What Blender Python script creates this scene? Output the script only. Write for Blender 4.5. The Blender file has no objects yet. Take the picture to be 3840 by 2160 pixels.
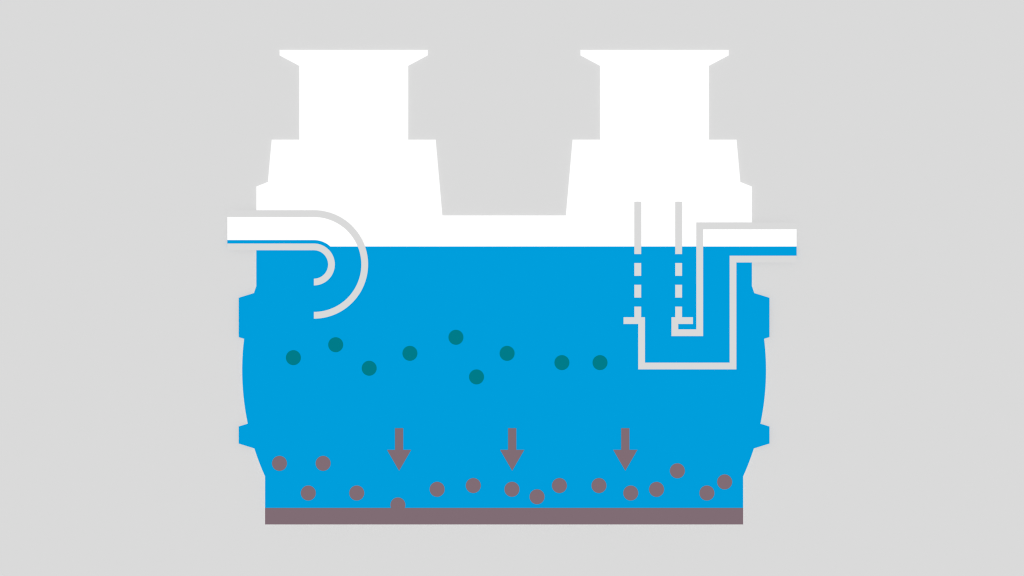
import bpy, bmesh, math

C = bpy.context.scene.collection
S = bpy.context.scene

# ------------------------------------------------------------------ camera
# The picture is a square-on sectional drawing: 3.84 m wide, 2.16 m high, no perspective.
CZ = 1.30                                        # height of the picture's centre
cam = bpy.data.cameras.new('camera')
cam.type = 'ORTHO'
cam.ortho_scale = 3.84
cam.clip_start = 0.1
cam.clip_end = 200.0
co = bpy.data.objects.new('camera', cam)
co.location = (0, -8, CZ)
co.rotation_euler = (math.radians(90), 0, 0)
C.objects.link(co)
S.camera = co
S.render.resolution_x, S.render.resolution_y = 1024, 576

# ------------------------------------------------------------------ light
w = bpy.data.worlds.new('World')
S.world = w
w.use_nodes = True
bg = w.node_tree.nodes['Background']
bg.inputs['Color'].default_value = (1, 1, 1, 1)
AMBIENT = 0.28
bg.inputs['Strength'].default_value = AMBIENT

LEVEL = 1.27                                     # light on a front face; 0.8 white renders full white
DIST = 1000.0                                    # far enough for the light to fall parallel and even
lamp = bpy.data.lights.new('studio_lamp', 'AREA')
lamp.shape = 'DISK'
lamp.size = 2.0
lamp.energy = (LEVEL - AMBIENT) * math.pi ** 2 * DIST ** 2
lo = bpy.data.objects.new('studio_lamp', lamp)
lo.location = (0, -DIST, CZ)
lo.rotation_euler = (math.radians(90), 0, 0)
C.objects.link(lo)

S.view_settings.view_transform = 'Standard'
S.view_settings.look = 'None'
S.render.filter_size = 1.2
S.cycles.filter_width = 1.2
S.view_settings.exposure = 0
S.view_settings.gamma = 1
S.view_settings.use_curve_mapping = False

# ------------------------------------------------------------------ materials


def lin(v):
    v /= 255.0
    return v / 12.92 if v <= 0.04045 else ((v + 0.055) / 1.055) ** 2.4


def matte(name, rgb, base=None):
    """Matt, evenly painted surface with a barely visible grain."""
    m = bpy.data.materials.new(name)
    m.use_nodes = True
    nt = m.node_tree
    nt.nodes.clear()
    out = nt.nodes.new('ShaderNodeOutputMaterial')
    dif = nt.nodes.new('ShaderNodeBsdfDiffuse')
    col = base or tuple(lin(c) / LEVEL for c in rgb)
    tc = nt.nodes.new('ShaderNodeTexCoord')
    noi = nt.nodes.new('ShaderNodeTexNoise')
    noi.inputs['Scale'].default_value = 9.0
    noi.inputs['Detail'].default_value = 3.0
    ramp = nt.nodes.new('ShaderNodeValToRGB')
    for e, k in zip(ramp.color_ramp.elements, (0.996, 1.004)):
        e.color = tuple(c * k for c in col) + (1,)
    nt.links.new(tc.outputs['Object'], noi.inputs['Vector'])
    nt.links.new(noi.outputs['Fac'], ramp.inputs['Fac'])
    nt.links.new(ramp.outputs['Color'], dif.inputs['Color'])
    nt.links.new(dif.outputs['BSDF'], out.inputs['Surface'])
    return m


M_BACK = matte('backdrop_grey', (218, 218, 218))
M_PIPE = matte('pipe_grey', (218, 218, 218))
M_WHITE = matte('tank_white', None, (0.82, 0.82, 0.82))
M_WATER = matte('water_blue', (0, 158, 220))
M_TEAL = matte('particle_teal', (0, 123, 137))
M_SLUDGE = matte('sludge_brown', (128, 108, 116))

# ------------------------------------------------------------------ helpers


def P(x, y):
    """Point of the drawing in millimetres (from its top left corner) -> metres, x and z."""
    return ((x - 1920.0) / 1000.0, CZ + (1080.0 - y) / 1000.0)


def arc(cx, cy, r, a0, a1, n=64):
    """Points along an arc, degrees, 0 = right, 90 = up."""
    return [(cx + r * math.cos(math.radians(a0 + (a1 - a0) * i / n)),
             cy - r * math.sin(math.radians(a0 + (a1 - a0) * i / n))) for i in range(n + 1)]


RELIEF = 0.12                                    # the diagram is a shallow relief: depths below times this


def slab(name, pts, front, back, material, parent=None, origin=None):
    """A plate with outline pts, from depth `back` out to depth `front` (metres in front of the backdrop)."""
    front, back = front * RELIEF, back * RELIEF
    ox, oz = P(*origin) if origin else (0.0, 0.0)
    bm = bmesh.new()
    q = []
    for p in pts:
        x, z = P(*p)
        if not q or abs(q[-1][0] - x) + abs(q[-1][1] - z) > 1e-6:
            q.append((x, z))
    if abs(q[0][0] - q[-1][0]) + abs(q[0][1] - q[-1][1]) < 1e-6:
        q.pop()
    f = [bm.verts.new((x - ox, -front, z - oz)) for x, z in q]
    b = [bm.verts.new((x - ox, -back, z - oz)) for x, z in q]
    n = len(q)
    bm.faces.new(f)
    bm.faces.new(b[::-1])
    for i in range(n):
        j = (i + 1) % n
        bm.faces.new((f[j], f[i], b[i], b[j]))
    bmesh.ops.recalc_face_normals(bm, faces=bm.faces)
    bmesh.ops.triangulate(bm, faces=[g for g in bm.faces if len(g.verts) > 4])
    me = bpy.data.meshes.new(name)
    bm.to_mesh(me)
    bm.free()
    me.materials.append(material)
    o = bpy.data.objects.new(name, me)
    C.objects.link(o)
    if parent:
        o.parent = parent
        if origin:
            px, pz = parent['_o']
            o.location = (ox - px, 0, oz - pz)
        else:
            px, pz = parent['_o']
            o.location = (-px, 0, -pz)
    elif origin:
        o.location = (ox, 0, oz)
    return o


def box(name, x0, y0, x1, y1, front, back, material, parent=None):
    return slab(name, [(x0, y0), (x1, y0), (x1, y1), (x0, y1)], front, back, material, parent)


def thing(name, label, cat, base, group=None):
    o = bpy.data.objects.new(name, None)
    o.empty_display_size = 0.05
    x, z = P(*base)
    o.location = (x, 0, z)
    o['_o'] = (x, z)
    C.objects.link(o)
    tag(o, label, cat, group)
    return o


def tag(o, label, cat, group=None):
    o['label'] = label
    o['category'] = cat
    if group:
        o['group'] = group


AX = 1890.4                                      # the tank's axis


def mir(pts):
    return [(2 * AX - x, y) for x, y in pts]


# ------------------------------------------------------------------ backdrop
bd = box('backdrop', -4080, -2920, 7920, 3580, 0.0, -0.05 / RELIEF, M_BACK)
bd['kind'] = 'structure'

# ------------------------------------------------------------------ tank
BARREL_X, BARREL_Y, BARREL_R = 908.2 + 968.0, 1388.0, 968.0


def barrel(y):
    """x of the bulging left wall at height y."""
    return BARREL_X - math.sqrt(BARREL_R ** 2 - (y - BARREL_Y) ** 2)


def barrel_run(y0, y1, n=48, dx=0.0):
    return [(barrel(y0 + (y1 - y0) * i / n) + dx, y0 + (y1 - y0) * i / n) for i in range(n + 1)]


T_FRONT = 0.10                                   # front of the white tank body
W_FRONT = 0.13                                   # front of the water lying in it

tank = thing('septic_tank', 'big white septic tank with two flared access shafts, half full of blue water',
             'septic tank', (AX, 1966.8))

half = ([(AX, 807.7), (1659.0, 807.7), (1647.9, 682.0), (1004.4, 682.0), (961.2, 699.3), (961.2, 915.0), (962.7, 916.0),
         (962.7, 1073.4)] + barrel_run(1074.5, 1786.6, 60, 1.5) + [(995.5, 1786.6), (995.5, 1965.3), (AX, 1965.3)])
right = mir(half)[::-1]
slab('shell', half[:-1] + [(AX, 1965.3)] + right[1:-1], T_FRONT, 0.001, M_WHITE, tank)

for flip in (False, True):
    f = mir if flip else (lambda p: p)
    slab('dome', f([(1018.6, 523.5), (1633.9, 523.5), (1647.9, 682.0), (1647.9, 690.0), (1004.4, 690.0), (1004.4, 682.0)]),
         0.098, 0.003, M_WHITE, tank)
    sh = slab('access_shaft', f([(1121.9, 240.0), (1531.0, 240.0), (1531.0, 531.0), (1121.9, 531.0)]),
              0.096, 0.005, M_WHITE, tank)
    cv = slab('cover', f([(1048.2, 187.0), (1604.3, 187.0), (1604.3, 207.8), (1531.0, 247.0), (1121.9, 247.0), (1048.2, 207.8)]),
              0.098, 0.003, M_WHITE)
    cv.parent = sh
    # hollow ribs running round the barrel, seen filled with water
    for (ya, yb, yc, yd) in ((1098.9, 1116.7, 1264.3, 1270.5), (1588.8, 1599.3, 1663.3, 1681.7)):
        r = slab('rib', f([(barrel(ya), ya), (895.2, yb), (895.2, yc), (barrel(yd), yd)]
                          + barrel_run(yd, ya, 16, 12.0)), 0.128, 0.101, M_WATER, tank)
        r['label'] = 'blue rib full of water standing out from the tank wall'

# ------------------------------------------------------------------ water
LVL = 924.5
BX, BY = 1177.0, 991.7                           # centre of the inlet bend
a_lvl = math.degrees(math.asin((BY - LVL) / 91.4))
left_wall = [(994.0, 1904.7), (994.0, 1786.6)] + barrel_run(1786.6, 1074.0, 80) + [(961.2, 1073.4)]
pts = ([(852.4, 900.3)] + arc(BX, BY, 91.4, 90, a_lvl, 24)
       + [(2987.4, LVL), (2987.4, 971.0), (2819.6, 971.0)]
       + mir(left_wall)[::-1] + left_wall + [(961.2, 926.0), (852.4, 926.0)])
wa = slab('water', pts, W_FRONT, T_FRONT, M_WATER)
wa['kind'] = 'structure'

# ------------------------------------------------------------------ sludge
sl = box('sludge_layer', 994.0, 1904.7, 2786.8, 1966.8, 0.140, T_FRONT, M_SLUDGE)
tag(sl, 'long flat brown layer of settled sludge covering the tank bottom', 'sludge')

# ------------------------------------------------------------------ inlet pipe
inlet = thing('inlet_pipe', 'grey inlet pipe entering at the left and curling down in a round bend, white inside',
              'pipe', (852.4, 938.5))
PF, PB = 0.150, 0.130                            # pipe walls stand on the water and tank faces


def bend(name, r0, r1):
    return slab(name, [(852.4, BY - r1)] + arc(BX, BY, r1, 90, -90, 96) + arc(BX, BY, r0, -90, 90, 96)
                + [(852.4, BY - r0)], PF, PB, M_PIPE, inlet)


bend('outer_bend_wall', 177.9, 203.3)
bend('inner_bend_wall', 53.3, 78.6)
a1 = math.degrees(math.asin((BY - 929.0) / 190.0))
a2 = math.degrees(math.asin((BY - 929.0) / 87.0))
slab('pipe_interior', [(852.4, BY - 190.0)] + arc(BX, BY, 190.0, 90, a1, 32) + arc(BX, BY, 87.0, a2, 90, 24)
     + [(852.4, BY - 87.0)], 0.129, T_FRONT, M_WHITE, inlet)

# ------------------------------------------------------------------ outlet pipe
outlet = thing('outlet_pipe', 'square cornered grey outlet pipe dipping under water and leaving the tank at the right',
               'pipe', (2987.4, 984.3))
slab('pipe_wall', [(2393.3, 1208), (2418.6, 1208), (2418.6, 1359.8), (2736.1, 1359.8), (2736.1, 958.8), (2987.4, 958.8),
                   (2987.4, 984.3), (2761.5, 984.3), (2761.5, 1385.2), (2393.3, 1385.2)], 0.149, PB, M_PIPE, outlet)
slab('pipe_wall', [(2517.9, 1208), (2543.4, 1208), (2543.4, 1235.0), (2611.2, 1235.0), (2611.2, 834.1), (2987.4, 834.1),
                   (2987.4, 859.6), (2636.7, 859.6), (2636.7, 1260.4), (2517.9, 1260.4)], 0.149, PB, M_PIPE, outlet)
box('flange', 2338.2, 1189.5, 2418.6, 1214.9, PF, PB, M_PIPE, outlet)
box('flange', 2517.9, 1189.5, 2598.5, 1214.9, PF, PB, M_PIPE, outlet)
box('pipe_interior', 2624.0, 847.0, 2987.4, 929.0, 0.129, T_FRONT, M_WHITE, outlet)

# ------------------------------------------------------------------ filter
filt = thing('outlet_filter', 'upright grey filter tube with slotted lower walls, standing on the outlet pipe flanges',
             'filter', ((2378.8 + 2557.7) / 2, 1189.5))
for x0, x1 in ((2378.8, 2404.4), (2532.1, 2557.7)):
    box('filter_wall', x0, 756.7, x1, 952.7, PF, PB, M_PIPE, filt)
    for y0, y1 in ((986.3, 1034.3), (1067.9, 1116.0), (1149.8, 1189.5)):
        box('filter_bar', x0, y0, x1, y1, PF, PB, M_PIPE, filt)

# ------------------------------------------------------------------ arrows
AF, AB = 0.145, 0.130
ax0, ay0 = 1496.6, 1605.6
arrow = thing('arrow', '', 'arrow', (ax0, 1765.1), 'brown arrows pointing down')
box('arrow_shaft', ax0 - 15.4, ay0, ax0 + 15.4, 1692.0, 0.144, AB, M_SLUDGE, arrow)
slab('arrow_head', [(ax0 - 45.4, 1686.9), (ax0 + 45.4, 1686.9), (ax0, 1765.3)], AF, AB, M_SLUDGE, arrow)
arrow_labels = [
    (1496.6, 'leftmost brown down arrow, above the disc half buried in the sludge'),
    (1920.7, 'middle one of the three brown arrows pointing down in the water'),
    (2344.9, 'rightmost brown down arrow, below the square outlet pipe'),
]
for i, (x, lab) in enumerate(arrow_labels):
    if i == 0:
        o = arrow
    else:
        o = arrow.copy()
        C.objects.link(o)
        for ch in [c for c in bpy.data.objects if c.parent == arrow]:
            c = ch.copy()
            c.parent = o
            C.objects.link(c)
        o.location.x = P(x, 0)[0]
    o['label'] = lab

# ------------------------------------------------------------------ particles
R = 28.1
teal = [
    (1100.2, 1341.2, 'leftmost teal disc, floating nearest the left tank wall'),
    (1258.9, 1292.7, 'teal disc floating just under the round bend of the inlet pipe'),
    (1384.5, 1380.9, 'third teal disc from the left, sitting lower than its neighbours on both sides'),
    (1537.2, 1325.0, 'fourth teal disc from the left, above the leftmost brown arrow'),
    (1709.8, 1264.9, 'highest teal disc of all, floating near the tank middle'),
    (1787.0, 1413.4, 'lowest teal disc of all, just left of the tank middle'),
    (1901.7, 1325.1, 'teal disc straight above the middle brown arrow'),
    (2107.2, 1359.8, 'left disc of the level teal pair beside the outlet pipe'),
    (2250.1, 1359.8, 'rightmost teal disc, closest to the square outlet pipe'),
]
brown = [
    (1048.0, 1737.6, 'leftmost brown disc, high up beside the left tank wall'),
    (1211.7, 1737.6, 'right one of the two high brown discs left of the leftmost arrow'),
    (1156.1, 1848.8, 'brown disc below and between the two high discs at the left end'),
    (1337.8, 1848.8, 'brown disc next on the left of the half buried one'),
    (1492.1, 1893.6, 'brown disc half buried in the sludge layer'),
    (1639.3, 1834.8, 'brown disc next on the right of the half buried one'),
    (1774.9, 1820.8, 'brown disc next on the left of the one under the middle arrow'),
    (1919.7, 1834.8, 'brown disc straight under the tip of the middle arrow'),
    (2013.9, 1862.8, 'lowest brown disc still clear of the sludge, right of the middle arrow'),
    (2097.8, 1820.8, 'brown disc right of and above the lowest free one'),
    (2246.1, 1820.8, 'brown disc below and just left of the rightmost arrow'),
    (2365.3, 1848.8, 'brown disc almost straight below the tip of the rightmost arrow'),
    (2462.1, 1835.1, 'brown disc between the rightmost arrow and the high disc at the right'),
    (2540.2, 1765.5, 'high brown disc right of the rightmost arrow'),
    (2650.9, 1848.8, 'brown disc below and left of the rightmost brown disc'),
    (2717.4, 1807.2, 'rightmost brown disc, beside the right tank wall'),
]
for name, spots, m, group, cat in (
        ('scum_particle', teal, M_TEAL, 'teal discs floating in the water', 'floating particle'),
        ('sludge_particle', brown, M_SLUDGE, 'brown discs sinking to the sludge', 'sinking particle')):
    proto = None
    for x, y, lab in spots:
        if proto is None:
            o = proto = slab(name, arc(x, y, R, 0, 360, 96), 0.138, 0.130, m, None, (x, y))
        else:
            o = proto.copy()
            C.objects.link(o)
            px, pz = P(x, y)
            o.location = (px, 0, pz)
        tag(o, lab, cat, group)

for o in bpy.data.objects:
    if '_o' in o:
        del o['_o']
